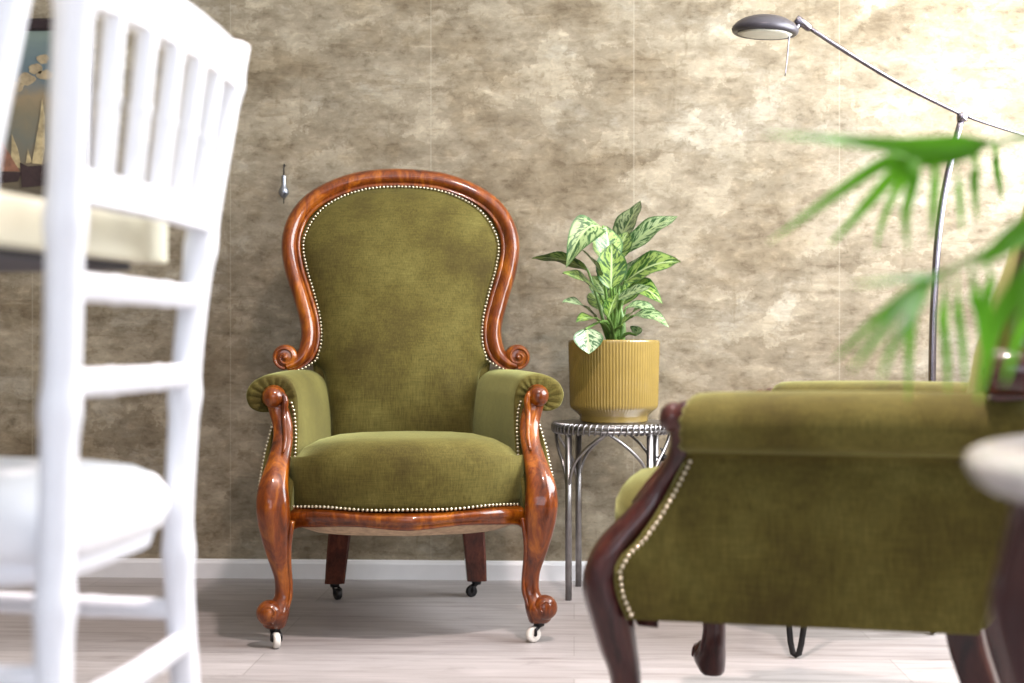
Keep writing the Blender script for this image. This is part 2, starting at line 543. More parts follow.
# window frames
bm = bmesh.new()
y0, y1, z0, z1 = WIN1
for a, b_, c, d in ((y0, y0 + .05, z0, z1), (y1 - .05, y1, z0, z1), (y0 + .05, y1 - .05, z0, z0 + .05), (y0 + .05, y1 - .05, z1 - .05, z1)):
    box(bm, RW + .02, RW + .07, a, b_, c, d)
struct(link('window_1', bm, M['trim'], smooth=False))
bm = bmesh.new()
x0, x1, z0, z1 = WIN2
for a, b_, c, d in ((x0, x0 + .05, z0, z1), (x1 - .05, x1, z0, z1), (x0 + .05, x1 - .05, z0, z0 + .05), (x0 + .05, x1 - .05, z1 - .05, z1)):
    box(bm, a, b_, NW - .07, NW - .02, c, d)
struct(link('window_2', bm, M['trim'], smooth=False))
bm = bmesh.new()
bb = [(0, 0), (-0.014, 0), (-0.014, 0.040), (-0.010, 0.048), (0, 0.050)]
loft(bm, [[Vector((x, BW + p[0], p[1])) for p in bb] for x in (LW, RW)])
struct(link('baseboard_back', bm, M['trim'], smooth=False))
bm = bmesh.new()
loft(bm, [[Vector((RW + p[0], y, p[1])) for p in bb] for y in (NW, BW - 0.014)])
struct(link('baseboard_right', bm, M['trim'], smooth=False))
# ceiling lamp body round the warm light
bm = bmesh.new()
lathe(bm, [(0.082, 0.0), (0.10, -0.002), (0.105, -0.03), (0.104, -0.045), (0.095, -0.045), (0.086, -0.01)], 32, (0, 0, 0), cap=False)
o = link('ceiling_lamp_ring', bm, M['trim'])
o.location = (lampP.x, lampP.y, CH)
tag(o, 'white ring of the small round lamp on the ceiling', 'ceiling lamp')

# ------------------------------------------------------------------ armchair
LEG = [  # h, u centre, half width u, y centre, half width y, squareness
    (0.040, 0.274, 0.019, -0.004, 0.017, 2.6),
    (0.047, 0.275, 0.024, -0.006, 0.022, 2.4),
    (0.068, 0.274, 0.029, -0.010, 0.028, 2.2),
    (0.086, 0.266, 0.023, -0.004, 0.024, 2.4),
    (0.105, 0.257, 0.019, 0.002, 0.020, 2.6),
    (0.138, 0.257, 0.0185, 0.002, 0.020, 2.8),
    (0.165, 0.262, 0.021, 0.000, 0.022, 2.8),
    (0.192, 0.267, 0.025, -0.006, 0.025, 2.8),
    (0.244, 0.2735, 0.032, -0.016, 0.029, 2.8),
    (0.277, 0.276, 0.034, -0.024, 0.028, 2.8),
    (0.300, 0.277, 0.034, -0.025, 0.026, 2.8),
    (0.330, 0.277, 0.031, -0.015, 0.026, 2.8),
    (0.358, 0.273, 0.027, 0.004, 0.027, 2.6),
    (0.390, 0.267, 0.023, 0.034, 0.024, 2.6),
    (0.420, 0.262, 0.021, 0.055, 0.018, 2.6),
    (0.450, 0.263, 0.021, 0.078, 0.016, 2.6),
    (0.480, 0.271, 0.022, 0.090, 0.017, 2.6),
    (0.500, 0.278, 0.021, 0.092, 0.018, 2.4),
]
YF = [(0.24, 0.020), (0.277, 0.004), (0.31, 0.000), (0.333, 0.012), (0.354, 0.034), (0.39, 0.058), (0.42, 0.074), (0.46, 0.092), (0.50, 0.105), (0.53, 0.104), (0.57, 0.112)]

def yback(z):      # front surface plane of the chair back
    return 0.475 + (z - 0.40) * 0.26

def leg_mesh(s, lift=0.0):
    bm = bmesh.new()
    st = catmull([(h + lift * min(1, max(0, (h - 0.36) / 0.12)),) + tuple(q) for h, *q in LEG], 4)
    rings = []
    seg = 28
    for h, u, a, y, b_, n in st:
        ring = []
        for k in range(seg):
            t = 2 * pi * k / seg
            cx, cy = sup(t, n)
            # raised centre rib with flanking hollow down the front face
            f = 1.0
            if cy < 0 and 0.12 < h < 0.49:
                f = 1 + 0.10 * cos(min(1, abs(cx - 0.25) / 0.45) * pi)
            ring.append(Vector((s * (u + a * cx), y + b_ * cy * f, h)))
        rings.append(ring)
    loft(bm, rings)
    # knob at the top: a turned bead lying front to back with a rolled collar
    m = Matrix.Rotation(radians(90), 4, 'X')
    prof = [(0.004, -0.012), (0.016, -0.011), (0.023, -0.004), (0.0255, 0.004), (0.0245, 0.012), (0.021, 0.018), (0.022, 0.022), (0.0225, 0.027), (0.020, 0.034), (0.013, 0.042), (0.004, 0.045)]
    lathe(bm, prof, 22, (s * 0.283, 0.104, 0.512 + lift), m)
    # carved volute sides of the knob
    tube(bm, [(s * 0.270, 0.080, 0.522 + lift), (s * 0.262, 0.076, 0.515 + lift), (s * 0.258, 0.074, 0.500), (s * 0.260, 0.070, 0.47), (s * 0.255, 0.036, 0.43), (s * 0.258, 0.012, 0.40)],
         [0.004, 0.007, 0.008, 0.006, 0.005, 0.003], 8, 4)
    # foot scroll, turned outward
    sphere(bm, (s * 0.284, -0.016, 0.073), 0.028, 20, 14, 1, 0.95, 0.95)
    ring = []
    for k in range(18):
        a = -0.6 + k / 17 * 4.6
        r = 0.022 - 0.0009 * k
        ring.append((s * (0.282 + r * cos(a)), -0.016 - sqrt(max(0.0266 ** 2 - r * r, 0)), 0.073 + r * sin(a)))
    tube(bm, ring, [0.0022] * 18, 8)
    # inner moulding bead running down to the foot
    tube(bm, [(s * 0.237, -0.022, 0.262), (s * 0.2415, -0.026, 0.235), (s * 0.2445, -0.022, 0.205), (s * 0.244, -0.014, 0.165), (s * 0.241, -0.010, 0.125), (s * 0.244, -0.016, 0.095), (s * 0.252, -0.024, 0.072)],
         [0.005, 0.0055, 0.005, 0.0045, 0.004, 0.004, 0.003], 8, 4)
    return bm

def castor(parent, c, ang, wheel_mat, wr=0.0165, top=0.045):
    """castor with its stem at c (x,y), wheel trailing in direction ang"""
    bm = bmesh.new()
    x, y = c
    d = Vector((cos(ang), sin(ang), 0))
    n = Vector((-sin(ang), cos(ang), 0))
    P = Vector((x, y, 0))
    tube(bm, [P + Vector((0, 0, top)), P + Vector((0, 0, top - 0.012))], [0.013, 0.011], 14)
    W = P + d * 0.014 + Vector((0, 0, wr))
    for sgn in (-1, 1):
        tube(bm, [P + Vector((0, 0, top - 0.010)) + n * sgn * 0.006, W + n * sgn * 0.0095 + Vector((0, 0, 0.01)), W + n * sgn * 0.0095], 0.0035, 8)
    tube(bm, [W - n * 0.011, W + n * 0.011], 0.003, 10)
    cs = link('castor', bm, M['black_metal'], parent)
    bm = bmesh.new()
    prof = [(0.003, -0.007), (0.011, -0.007), (wr - 0.0015, -0.0062), (wr, -0.004), (wr, 0.004), (wr - 0.0015, 0.0062), (0.011, 0.007), (0.003, 0.007)]
    q = Vector((0, 0, 1)).rotation_difference(n).to_matrix().to_4x4()
    lathe(bm, prof, 24, W, q)
    link('castor_wheel', bm, wheel_mat, cs)
    return cs

def nails(bm, pts, nrm, r=0.0034, spacing=0.0088):
    """small domes evenly along a polyline; nrm: function(point)->normal or Vector"""
    P = [Vector(p) for p in pts]
    acc = 0.0
    for a, b in zip(P[:-1], P[1:]):
        L = (b - a).length
        if L == 0: continue
        while acc < L:
            p = a + (b - a) * (acc / L)
            n = nrm(p) if callable(nrm) else Vector(nrm)
            n = n.normalized()
            q = Vector((0, 0, 1)).rotation_difference(n).to_matrix()
            rings = []
            for rr, zz in ((1.0, 0.0), (0.8, 0.5), (0.35, 0.85)):
                rings.append([bm.verts.new(p + q @ Vector((r * rr * cos(t), r * rr * sin(t), r * zz))) for t in [2 * pi * k / 7 for k in range(7)]])
            for A, B in zip(rings[:-1], rings[1:]):
                for i in range(7):
                    bm.faces.new((A[i], A[(i + 1) % 7], B[(i + 1) % 7], B[i]))
            bm.faces.new(rings[-1])
            acc += spacing
        acc -= L

# half contours of the back, (x, z) at the back plane
def K(hx, py, Z=3.47):
    Z += 0.07
    return (1.010 * hx * Z / F, CAM_H - (py - 341.5) * Z / F)
MID = [K(0, 178, 3.53), K(20, 178.8, 3.53), K(40, 181.5, 3.53), K(64, 189, 3.52), K(86, 202, 3.52), K(101, 220, 3.51), K(107.5, 243, 3.50), K(105, 268, 3.48), K(96.5, 297, 3.46), K(90, 322, 3.44), K(89.5, 340, 3.43), K(94, 354, 3.42), K(103, 363, 3.42), K(112, 367, 3.42)]
INN = [K(0, 187, 3.53), K(20, 187.8, 3.53), K(37, 190.5, 3.53), K(55, 196, 3.52), K(74, 207, 3.52), K(88, 223, 3.51), K(96, 244, 3.50), K(93.5, 267, 3.48), K(85.5, 296, 3.46), K(80, 322, 3.44), K(79.5, 343, 3.43), K(84, 360, 3.42)]

def make_armchair(name, label, loc, rz, wood, rear_wood, castors=True, front_castors=True, lift=0.0):
    A = root(name, label, 'armchair', loc, rz)
    # ---- legs
    for s in (-1, 1):
        L = link('front_leg', leg_mesh(s, lift), wood, A)
        if castors and front_castors:
            castor(L, (s * 0.274, -0.006), radians(-75) if s < 0 else radians(205), M['porcelain'])
        bm = bmesh.new()
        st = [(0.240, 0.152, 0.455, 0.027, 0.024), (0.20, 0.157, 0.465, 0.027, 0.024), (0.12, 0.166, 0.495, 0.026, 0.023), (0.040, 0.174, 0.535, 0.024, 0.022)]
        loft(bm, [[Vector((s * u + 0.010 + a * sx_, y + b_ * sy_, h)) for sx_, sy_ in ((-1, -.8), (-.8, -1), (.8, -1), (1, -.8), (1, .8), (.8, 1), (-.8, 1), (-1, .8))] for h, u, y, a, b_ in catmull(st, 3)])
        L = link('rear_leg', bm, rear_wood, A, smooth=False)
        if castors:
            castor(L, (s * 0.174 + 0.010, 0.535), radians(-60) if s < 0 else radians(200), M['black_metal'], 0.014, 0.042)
    # ---- front rail, serpentine
    def front_y(x):   # plan line of the front edge
        t = x / 0.25
        return -0.085 * (1 - t * t) + 0.012 - 0.004 * cos(t * 3 * pi) * (1 - t * t)
    N = 48
    bm = bmesh.new()
    rings = []
    for i in range(N + 1):
        x = -0.252 + 0.504 * i / N
        t = abs(x) / 0.25
        yf_ = front_y(x) + 0.004
        zt = 0.2845 - 0.005 * max(0, cos(x / 0.25 * pi * 1.0)) ** 2 + 0.002 * cos(t * 9)
        zb = 0.2475 - 0.0035 * cos(x / 0.25 * 2 * pi) - 0.018 * max(0, (t - 0.88) / 0.12) ** 2
        h = zt - zb
        prof = [(0.030, 0.0), (0.0, 0.02), (-0.006, 0.18), (-0.003, 0.27), (-0.010, 0.42), (-0.013, 0.62), (-0.009, 0.82), (-0.001, 0.93), (0.030, 1.0)]
        rings.append([Vector((x, yf_ + py, zb + pz * h)) for py, pz in prof])
    loft(bm, rings)
    rail = link('front_rail', bm, wood, A)
    # side and rear rails under the velvet
    bm = bmesh.new()
    for s in (-1, 1):
        a = Vector((s * 0.262, 0.03, 0)); b_ = Vector((s * 0.185, 0.46, 0))
        d = (b_ - a).normalized(); n = Vector((-d.y, d.x, 0)) * 0.010
        loft(bm, [[p + n + Vector((0, 0, 0.247)), p - n + Vector((0, 0, 0.247)), p - n + Vector((0, 0, 0.285)), p + n + Vector((0, 0, 0.285))] for p in (a, b_)])
    box(bm, -0.185, 0.185, 0.45, 0.47, 0.232, 0.285)
    link('under_frame', bm, M['hessian'], A, smooth=False)
    # ---- seat cushion
    SP = []
    n = 72
    def plan(t):
        # closed plan curve: front bowed, back narrower
        cx, cy = sup(t, 7)
        yy = 0.185 + cy * 0.235          # -0.05 .. 0.42
        v = (yy + 0.05) / 0.47
        hw = 0.260 - 0.084 * v
        x = cx * hw
        y = yy - 0.0 + (front_y(x) + 0.05) * max(0, -cy) ** 1.5
        return x, y
    def ringp(sc, z, dip=0.0):
        r = []
        for k in range(n):
            x, y = plan(2 * pi * k / n)
            cx_, cy_ = 0, 0.17
            zz = z
            X_ = cx_ + (x - cx_) * sc; Y_ = cy_ + (y - cy_) * sc
            zz -= max(0, Y_ - 0.12) * 0.10 * (z > 0.38)
            if z < 0.2:
                zz += -0.005 * max(0, cos(X_ / 0.25 * pi)) ** 2
            # soft crown across the width
            if z > 0.40: zz -= 0.035 * (X_ / 0.25) ** 4
            r.append(Vector((X_, Y_, zz)))
        return r
    bm = bmesh.new()
    vs = loft(bm, [ringp(*q) for q in ((0.90, 0.283), (0.96, 0.285), (0.985, 0.289), (0.995, 0.300), (1.015, 0.335), (1.025, 0.365), (1.015, 0.390), (0.98, 0.411), (0.90, 0.425), (0.78, 0.431), (0.6, 0.434), (0.4, 0.435), (0.2, 0.436), (0.05, 0.436))])
    seat = link('seat_cushion', bm, M['velvet'], A)
    bm = bmesh.new()
    pts = [(x, front_y(x) - 0.003, 0.2895 - 0.003 * max(0, cos(x / 0.25 * pi)) ** 2 + 0.002 * cos(abs(x) / 0.25 * 9)) for x in [-0.236 + 0.472 * i / 60 for i in range(61)]]
    nails(bm, pts, (0, -1, 0.25), 0.0036, 0.0092)
    link('nailhead_trim', bm, M['brass'], seat)
    # sagging cloth under the seat
    bm = bmesh.new()
    rg = []
    for sc, z in ((0.98, 0.262), (0.97, 0.246), (0.94, 0.240), (0.8, 0.226), (0.55, 0.220), (0.3, 0.217), (0.05, 0.216)):
        rr = []
        for k in range(n):
            x, y = plan(2 * pi * k / n)
            rr.append(Vector((x * sc, 0.19 + (y + 0.012 - 0.19) * sc, z)))
        rg.append(rr)
    loft(bm, rg)
    link('seat_underside', bm, M['hessian'], A)
    # ---- arms
    for s in (-1, 1):
        # cross-section (u at front, u at back, z)
        cs = [
            (0.306, 0.234, 0.243), (0.308, 0.236, 0.26), (0.309, 0.236, 0.30), (0.305, 0.234, 0.35), (0.298, 0.231, 0.40),
            (0.288, 0.224, 0.44), (0.280, 0.217, 0.468), (0.290, 0.228, 0.478), (0.314, 0.252, 0.479), (0.335, 0.272, 0.490), (0.343, 0.280, 0.511),
            (0.339, 0.277, 0.531), (0.326, 0.264, 0.547), (0.306, 0.248, 0.557), (0.285, 0.230, 0.560), (0.266, 0.212, 0.557), (0.251, 0.196, 0.549),
            (0.241, 0.183, 0.536), (0.234, 0.174, 0.515), (0.231, 0.168, 0.48), (0.230, 0.165, 0.44), (0.231, 0.164, 0.40), (0.235, 0.165, 0.35), (0.240, 0.168, 0.30), (0.243, 0.168, 0.265), (0.246, 0.17, 0.243)]
        cs = catmull(cs, 3)
        S = 22
        cc = (0.274, 0.47)
        rings = []
        def P(c, sv, inset=0.0, dy=0.0):
            uf, ub, z = c
            yf_ = interp(YF, z); yb_ = yback(z) + 0.045
            y = yf_ + (yb_ - yf_) * sv + dy
            u = uf + (ub - uf) * sv
            # inset towards the section's middle line for a rounded front
            um = 0.27 if z > 0.3 else 0.275
            if inset:
                u = um + (u - um) * (1 - inset * 0.5)
                zm = 0.50
                if z > 0.47: z = zm + (z - zm) * (1 - inset)
            # slight crown along the length of the roll
            if z > 0.5: z += 0.004 * sin(sv * pi) 
            return Vector((s * u, y, z))
        # front cap: gathered pleats converging on the knob
        bm = bmesh.new()
        fr = []
        for q, dy in ((0.10, 0.020), (0.35, 0.012), (0.6, 0.003), (0.8, -0.002)):
            rr = []
            for i, c in enumerate(cs):
                base = P(c, 0)
                u = cc[0] + 0.005 + (abs(base.x) - cc[0] - 0.005) * q
                zc = 0.505 if c[2] > 0.47 else c[2]
                z = zc + (base.z - zc) * q
                pl = 0.0035 * sin(i * 2.1) * (1 if c[2] > 0.47 else 0)
                rr.append(Vector((s * u, interp(YF, z) + dy * 0.35 + pl, z)))
            fr.append(rr)
        rings = fr + [[P(c, 0, 0.10, -0.002 + (0.002 * sin(i * 2.1) if c[2] > .47 else 0)) for i, c in enumerate(cs)]]
        rings += [[P(c, 0.0, 0.02, 0.006) for c in cs]]
        for k in range(1, S + 1):
            rings.append([P(c, 0.02 + 0.98 * k / S) for c in cs])
        loft(bm, rings, cap=True)
        arm = link('arm_upholstery', bm, M['velvet'], A)
        bm = bmesh.new()
        pts = [(s * (interp([(0.24, 0.306), (0.3, 0.309), (0.35, 0.305), (0.40, 0.298), (0.44, 0.288), (0.47, 0.281)], z) + 0.0015), interp(YF, z) + 0.009, z) for z in [0.25 + i * 0.005 for i in range(45)]]
        nails(bm, pts, (s, -0.5, 0), 0.0034)
        link('nailhead_trim', bm, M['brass'], arm)
        bm = bmesh.new()
        pts = [(s * (interp([(0.40, 0.236), (0.44, 0.236), (0.48, 0.240), (0.515, 0.252)], z)), interp(YF, z) - 0.004, z) for z in [0.38 + i * 0.005 for i in range(26)]]
        nails(bm, pts, (-s * 0.4, -1, 0), 0.0034)
        link('nailhead_trim', bm, M['brass'], arm)
    # ---- back: show-wood frame
    full = [(-x, z) for x, z in reversed(MID)] + MID[1:]
    path = catmull(full, 4)
    bm = bmesh.new()
    prof = [(-0.0235, 0.0), (-0.0245, 0.012), (-0.021, 0.020), (-0.016, 0.021), (-0.0135, 0.0185), (-0.009, 0.026), (0.000, 0.034), (0.009, 0.034), (0.017, 0.028), (0.0225, 0.017), (0.0245, 0.0), (0.021, -0.030), (-0.020, -0.030)]
    rings = []
    L = len(path)
    for i, (x, z) in enumerate(path):
        a = path[max(i - 1, 0)]; b_ = path[min(i + 1, L - 1)]
        t = Vector((b_[0] - a[0], b_[1] - a[1])).normalized()
        nn = Vector((-t.y, t.x))      # outward: left of travel when going from left end over the top
        e = min(i, L - 1 - i) / 10
        sc = 0.62 + 0.38 * min(1, e) 
        ring = []
        for pn, pd in prof:
            X_ = x + nn.x * pn * sc; Z_ = z + nn.y * pn * sc
            ring.append(Vector((X_, yback(Z_) - pd * (0.8 + 0.2 * sc), Z_)))
        rings.append(ring)
    loft(bm, rings)
    mrot = Matrix.Rotation(radians(90), 4, 'X')
    for s in (-1, 1):
        c = (s * K(114, 0, 3.42)[0], K(0, 357, 3.42)[1])
        yb0 = yback(c[1])
        lathe(bm, [(0.004, -0.030), (0.026, -0.030), (0.0305, -0.018), (0.0305, 0.022), (0.027, 0.030), (0.016, 0.032), (0.004, 0.033)], 28, (c[0], yb0, c[1]), mrot)
        sp = []
        for k in range(40):
            f = k / 39
            a = -pi / 2 + f * 3.4 * pi
            r = 0.0245 * (1 - f) ** 0.8 + 0.003
            sp.append((c[0] + s * r * cos(a), yb0 - 0.031 - 0.003 * f, c[1] + r * sin(a)))
        tube(bm, sp, [0.0042 - 0.001 * k / 39 for k in range(40)], 8)
        sphere(bm, (c[0], yb0 - 0.034, c[1]), 0.007, 12, 8)
    bframe = link('back_frame', bm, wood, A)
    autosmooth(bframe, 60)
    # ---- back: inner pad
    low = [(0.186, 0.56), (0.178, 0.50), (0.170, 0.45), (0.166, 0.40), (0.14, 0.385), (0.07, 0.38), (0, 0.38)]
    half = [list(p) for p in INN] + [list(p) for p in low]
    hc = catmull(half, 4)
    cont = hc[:-1] + [[-x, z] for x, z in reversed(hc)][:-1]
    bm = bmesh.new()
    ctr = (0, 0.76)
    rings = []
    for kk, d in ((1.05, -0.012), (1.01, 0.006), (0.985, 0.014), (0.95, 0.022), (0.90, 0.029), (0.82, 0.036), (0.7, 0.043), (0.55, 0.049), (0.4, 0.053), (0.25, 0.056), (0.1, 0.057), (0.02, 0.057)):
        rr = []
        for x, z in cont:
            X_ = ctr[0] + (x - ctr[0]) * kk; Z_ = ctr[1] + (z - ctr[1]) * kk
            lumb = 0.018 * math.exp(-((Z_ - 0.60) / 0.12) ** 2) * (1 - (X_ / 0.2) ** 2 if abs(X_) < .2 else 0)
            rr.append(Vector((X_, yback(Z_) - d - lumb, Z_)))
        rings.append(rr)
    loft(bm, rings)
    pad = link('back_upholstery', bm, M['velvet'], A)
    bm = bmesh.new()
    inh = catmull([list(p) for p in INN], 5)
    line = [(-x, z) for x, z in reversed(inh)] + inh[1:]
    pl = []
    for x, z in line:
        d = Vector((0 - x, 0.78 - z)); d.normalize()
        pl.append((x + d.x * 0.001, yback(z) - 0.0175, z + d.y * 0.001))
    # tails under the scrolls
    tl = [K(112, 371.5, 3.42), K(104, 370.5, 3.42), K(95, 367.5, 3.42)]
    pl = [(-x, yback(z) - 0.020, z) for x, z in tl] + pl + [(x, yback(z) - 0.020, z) for x, z in reversed(tl)]
    nails(bm, pl, (0, -1, 0.2), 0.0036, 0.0092)
    link('nailhead_trim', bm, M['brass'], pad)
    # ---- back: outer shell
    bm = bmesh.new()
    outc = []
    for x, z in catmull([list(p) for p in MID[:11]], 3): outc.append([x + 0.0, z])
    outc += [[0.215, 0.56], [0.214, 0.50], [0.210, 0.40], [0.202, 0.30], [0.197, 0.240], [0.1, 0.238], [0.0, 0.238]]
    cont2 = outc[:-1] + [[-x, z] for x, z in reversed(outc)][:-1]
    rings = []
    for kk, d in ((0.96, 0.0), (1.0, 0.006), (1.005, 0.020), (1.0, 0.040), (0.985, 0.052), (0.95, 0.060), (0.85, 0.066), (0.6, 0.070), (0.3, 0.072), (0.03, 0.072)):
        rings.append([Vector((x * kk, yback(0.65 + (z - 0.65) * kk) + d, 0.65 + (z - 0.65) * kk)) for x, z in cont2])
    loft(bm, rings)
    link('outer_back', bm, M['velvet'], A)
    return A

make_armchair('armchair', 'green velvet armchair with orange mahogany frame standing against the brown wall beside the plant',
              R(-0.2165, 2.965), radians(5.8) + TH, M['wood'], M['rear_wood'])
make_armchair('armchair', 'green velvet armchair with mahogany coloured as in shade, seen from the side, blurred in the right foreground',
              R(0.258, 2.27), radians(-112) + TH, M['dark_and_shaded_wood'], M['dark_and_shaded_wood'], True, False, 0.012)  # wood colour darkened to paint in the dimmer lighting

# ------------------------------------------------------------------ wire side table
TC = R(0.252, 3.545)
T = root('side_table', 'small round gunmetal wire table with arched supports under the yellow pot', 'side table', TC, TH)
TT = 0.430
bm = bmesh.new()
lathe(bm, [(0.005, TT - 0.006), (0.140, TT - 0.006), (0.143, TT - 0.003), (0.140, TT), (0.005, TT)], 56)
top = link('table_top', bm, M['steel'], T)
bm = bmesh.new()
n = 60
for zz in (TT - 0.008, TT - 0.019):
    ring = [(0.145 * cos(2 * pi * k / 64), 0.145 * sin(2 * pi * k / 64), zz) for k in range(65)]
    tube(bm, ring, 0.0048, 8)
coil = []
turns = 62
for k in range(turns * 10 + 1):
    a = 2 * pi * k / (turns * 10)
    p = 2 * pi * k / 10
    rr = 0.145 + 0.0078 * cos(p)
    coil.append((rr * cos(a), rr * sin(a), TT - 0.0135 + 0.0125 * sin(p)))
tube(bm, coil, 0.0024, 6)
link('wrapped_rim', bm, M['steel'], T)
ang0 = atan2(-0.085, -0.120)
LA = [ang0 + k * pi / 2 for k in range(4)]
rl = 0.140
for k, a in enumerate(LA):
    p = Vector((rl * cos(a), rl * sin(a), 0))
    bm = bmesh.new()
    tube(bm, [p, p + Vector((0, 0, TT - 0.02))], 0.0082, 14)
    lg = link('leg', bm, M['steel'], T)
    for dsg in (-1, 1):
        am = a + dsg * pi / 4
        pts = []
        for f in (0, .25, .5, .75, 1.0):
            aa = a + dsg * pi / 4 * (f ** 1.25)
            z = 0.268 + (TT - 0.018 - 0.268) * (1 - (1 - f) ** 1.9) if f < 1 else TT - 0.018
            z = 0.268 + (TT - 0.020 - 0.268) * (f ** 0.62)
            r_ = (rl + 0.002) * (1 if True else 1)
            pts.append((r_ * cos(aa), r_ * sin(aa), z))
        bm = bmesh.new()
        tube(bm, pts, 0.0040, 8, 5)
        link('arch_rod', bm, M['steel'], T)
# dark wire knot tied to the right-hand arch
bm = bmesh.new()
a = LA[1] + 0.42
kp = Vector((0.142 * cos(a), 0.142 * sin(a), 0.345))
sphere(bm, kp, 0.012, 12, 8, 1.4, 1, 0.7)
tube(bm, [kp + Vector((-0.022, -0.004, 0.003)), kp, kp + Vector((0.028, -0.006, 0.006))], 0.003, 6, 3)
tube(bm, [kp + Vector((-0.012, -0.006, 0.026)), kp, kp + Vector((0.004, -0.008, -0.022))], 0.002, 6, 3)
link('wire_knot', bm, M['black_metal'], T)

# ------------------------------------------------------------------ plant in ribbed pot
PB = Vector((TC.x, TC.y, TT)) + R(0.002, 0.0)
PT = root('planter_pot', 'ochre ribbed ceramic pot on the wire side table holding a leafy plant', 'plant pot', PB)
bm = bmesh.new()
seg = 90 * 4
def pr(r, z, rib):
    ring = []
    for k in range(seg):
        a = 2 * pi * k / seg
        q = (abs(cos(k / 4 * pi)) - 0.4) * 0.0022 * rib
        ring.append(Vector(((r + q) * cos(a), (r + q) * sin(a), z)))
    return ring
PH = 0.204
prof = [(0.02, 0.0, 0), (0.080, 0.0, 0), (0.084, 0.002, 0), (0.0855, 0.006, 0), (0.0855, 0.014, 0), (0.088, 0.018, 0), (0.101, 0.030, .2), (0.107, 0.036, 1), (0.109, 0.044, 1), (0.1125, 0.192, 1), (0.1135, 0.198, .3), (0.1135, 0.202, 0), (0.1120, PH, 0), (0.1085, PH, 0), (0.1070, 0.200, 0), (0.105, 0.17, 0), (0.02, 0.168, 0)]
loft(bm, [pr(*p) for p in prof])
link('pot', bm, M['pot'], PT)
bm = bmesh.new()
lathe(bm, [(0.104, 0.175), (0.1055, 0.192), (0.09, 0.195), (0.05, 0.197), (0.01, 0.198)], 40)
link('soil', bm, M['soil'], PT)

PLZ = 3.545
crown = Vector((PB.x, PB.y, PB.z + 0.199))
G = root('leafy_plant', 'bushy plant with mottled cream and green leaves growing in the ochre pot', 'plant', crown)

def leaf_mesh(P0, P1, width, bend, roll, seedv, N=12, Mx=7, fold=0.18, curl=0.0):
    """blade from P0 to P1; bend lifts the middle; roll turns the blade about its own axis"""
    bm = bmesh.new()
    uvl = bm.loops.layers.uv.new('UVMap')
    lay = bm.verts.layers.float.new('seedv')
    ax = (P1 - P0)
    L = ax.length
    t = ax.normalized()
    up = Vector((0, 0, 1))
    s = t.cross(up)
    if s.length < 0.2: s = Vector((1, 0, 0)) - t * t.x
    s.normalize()
    u = s.cross(t).normalized()
    q = Matrix.Rotation(roll, 3, t)
    s, u = q @ s, q @ u
    vv = []
    for i in range(N + 1):
        f = i / N
        prof = (sin(pi * f ** 0.78) ** 0.85) if 0 < f < 1 else 0.0
        c = P0 + ax * f + Vector((0, 0, 1)) * bend * 4 * f * (1 - f) * L
        tip = Vector((0, 0, -1)) * curl * f * f * L
        row = []
        for j in range(-Mx, Mx + 1):
            g = j / Mx
            hw = width / 2 * max(prof, 0.015)
            wav = 0.02 * L * sin(f * 13 + seedv * 9) * abs(g) ** 2
            p = c + tip + s * hw * g + u * (fold * hw * (abs(g) ** 1.3) + wav)
            v = bm.verts.new(p); v[lay] = seedv
            row.append((v, (f, g)))
        vv.append(row)
    for A_, B_ in zip(vv[:-1], vv[1:]):
        for j in range(2 * Mx):
            fc = bm.faces.new((A_[j][0], A_[j + 1][0], B_[j + 1][0], B_[j][0]))
            for lp, uv in zip(fc.loops, (A_[j][1], A_[j + 1][1], B_[j + 1][1], B_[j][1])):
                lp[uvl].uv = uv
    return bm

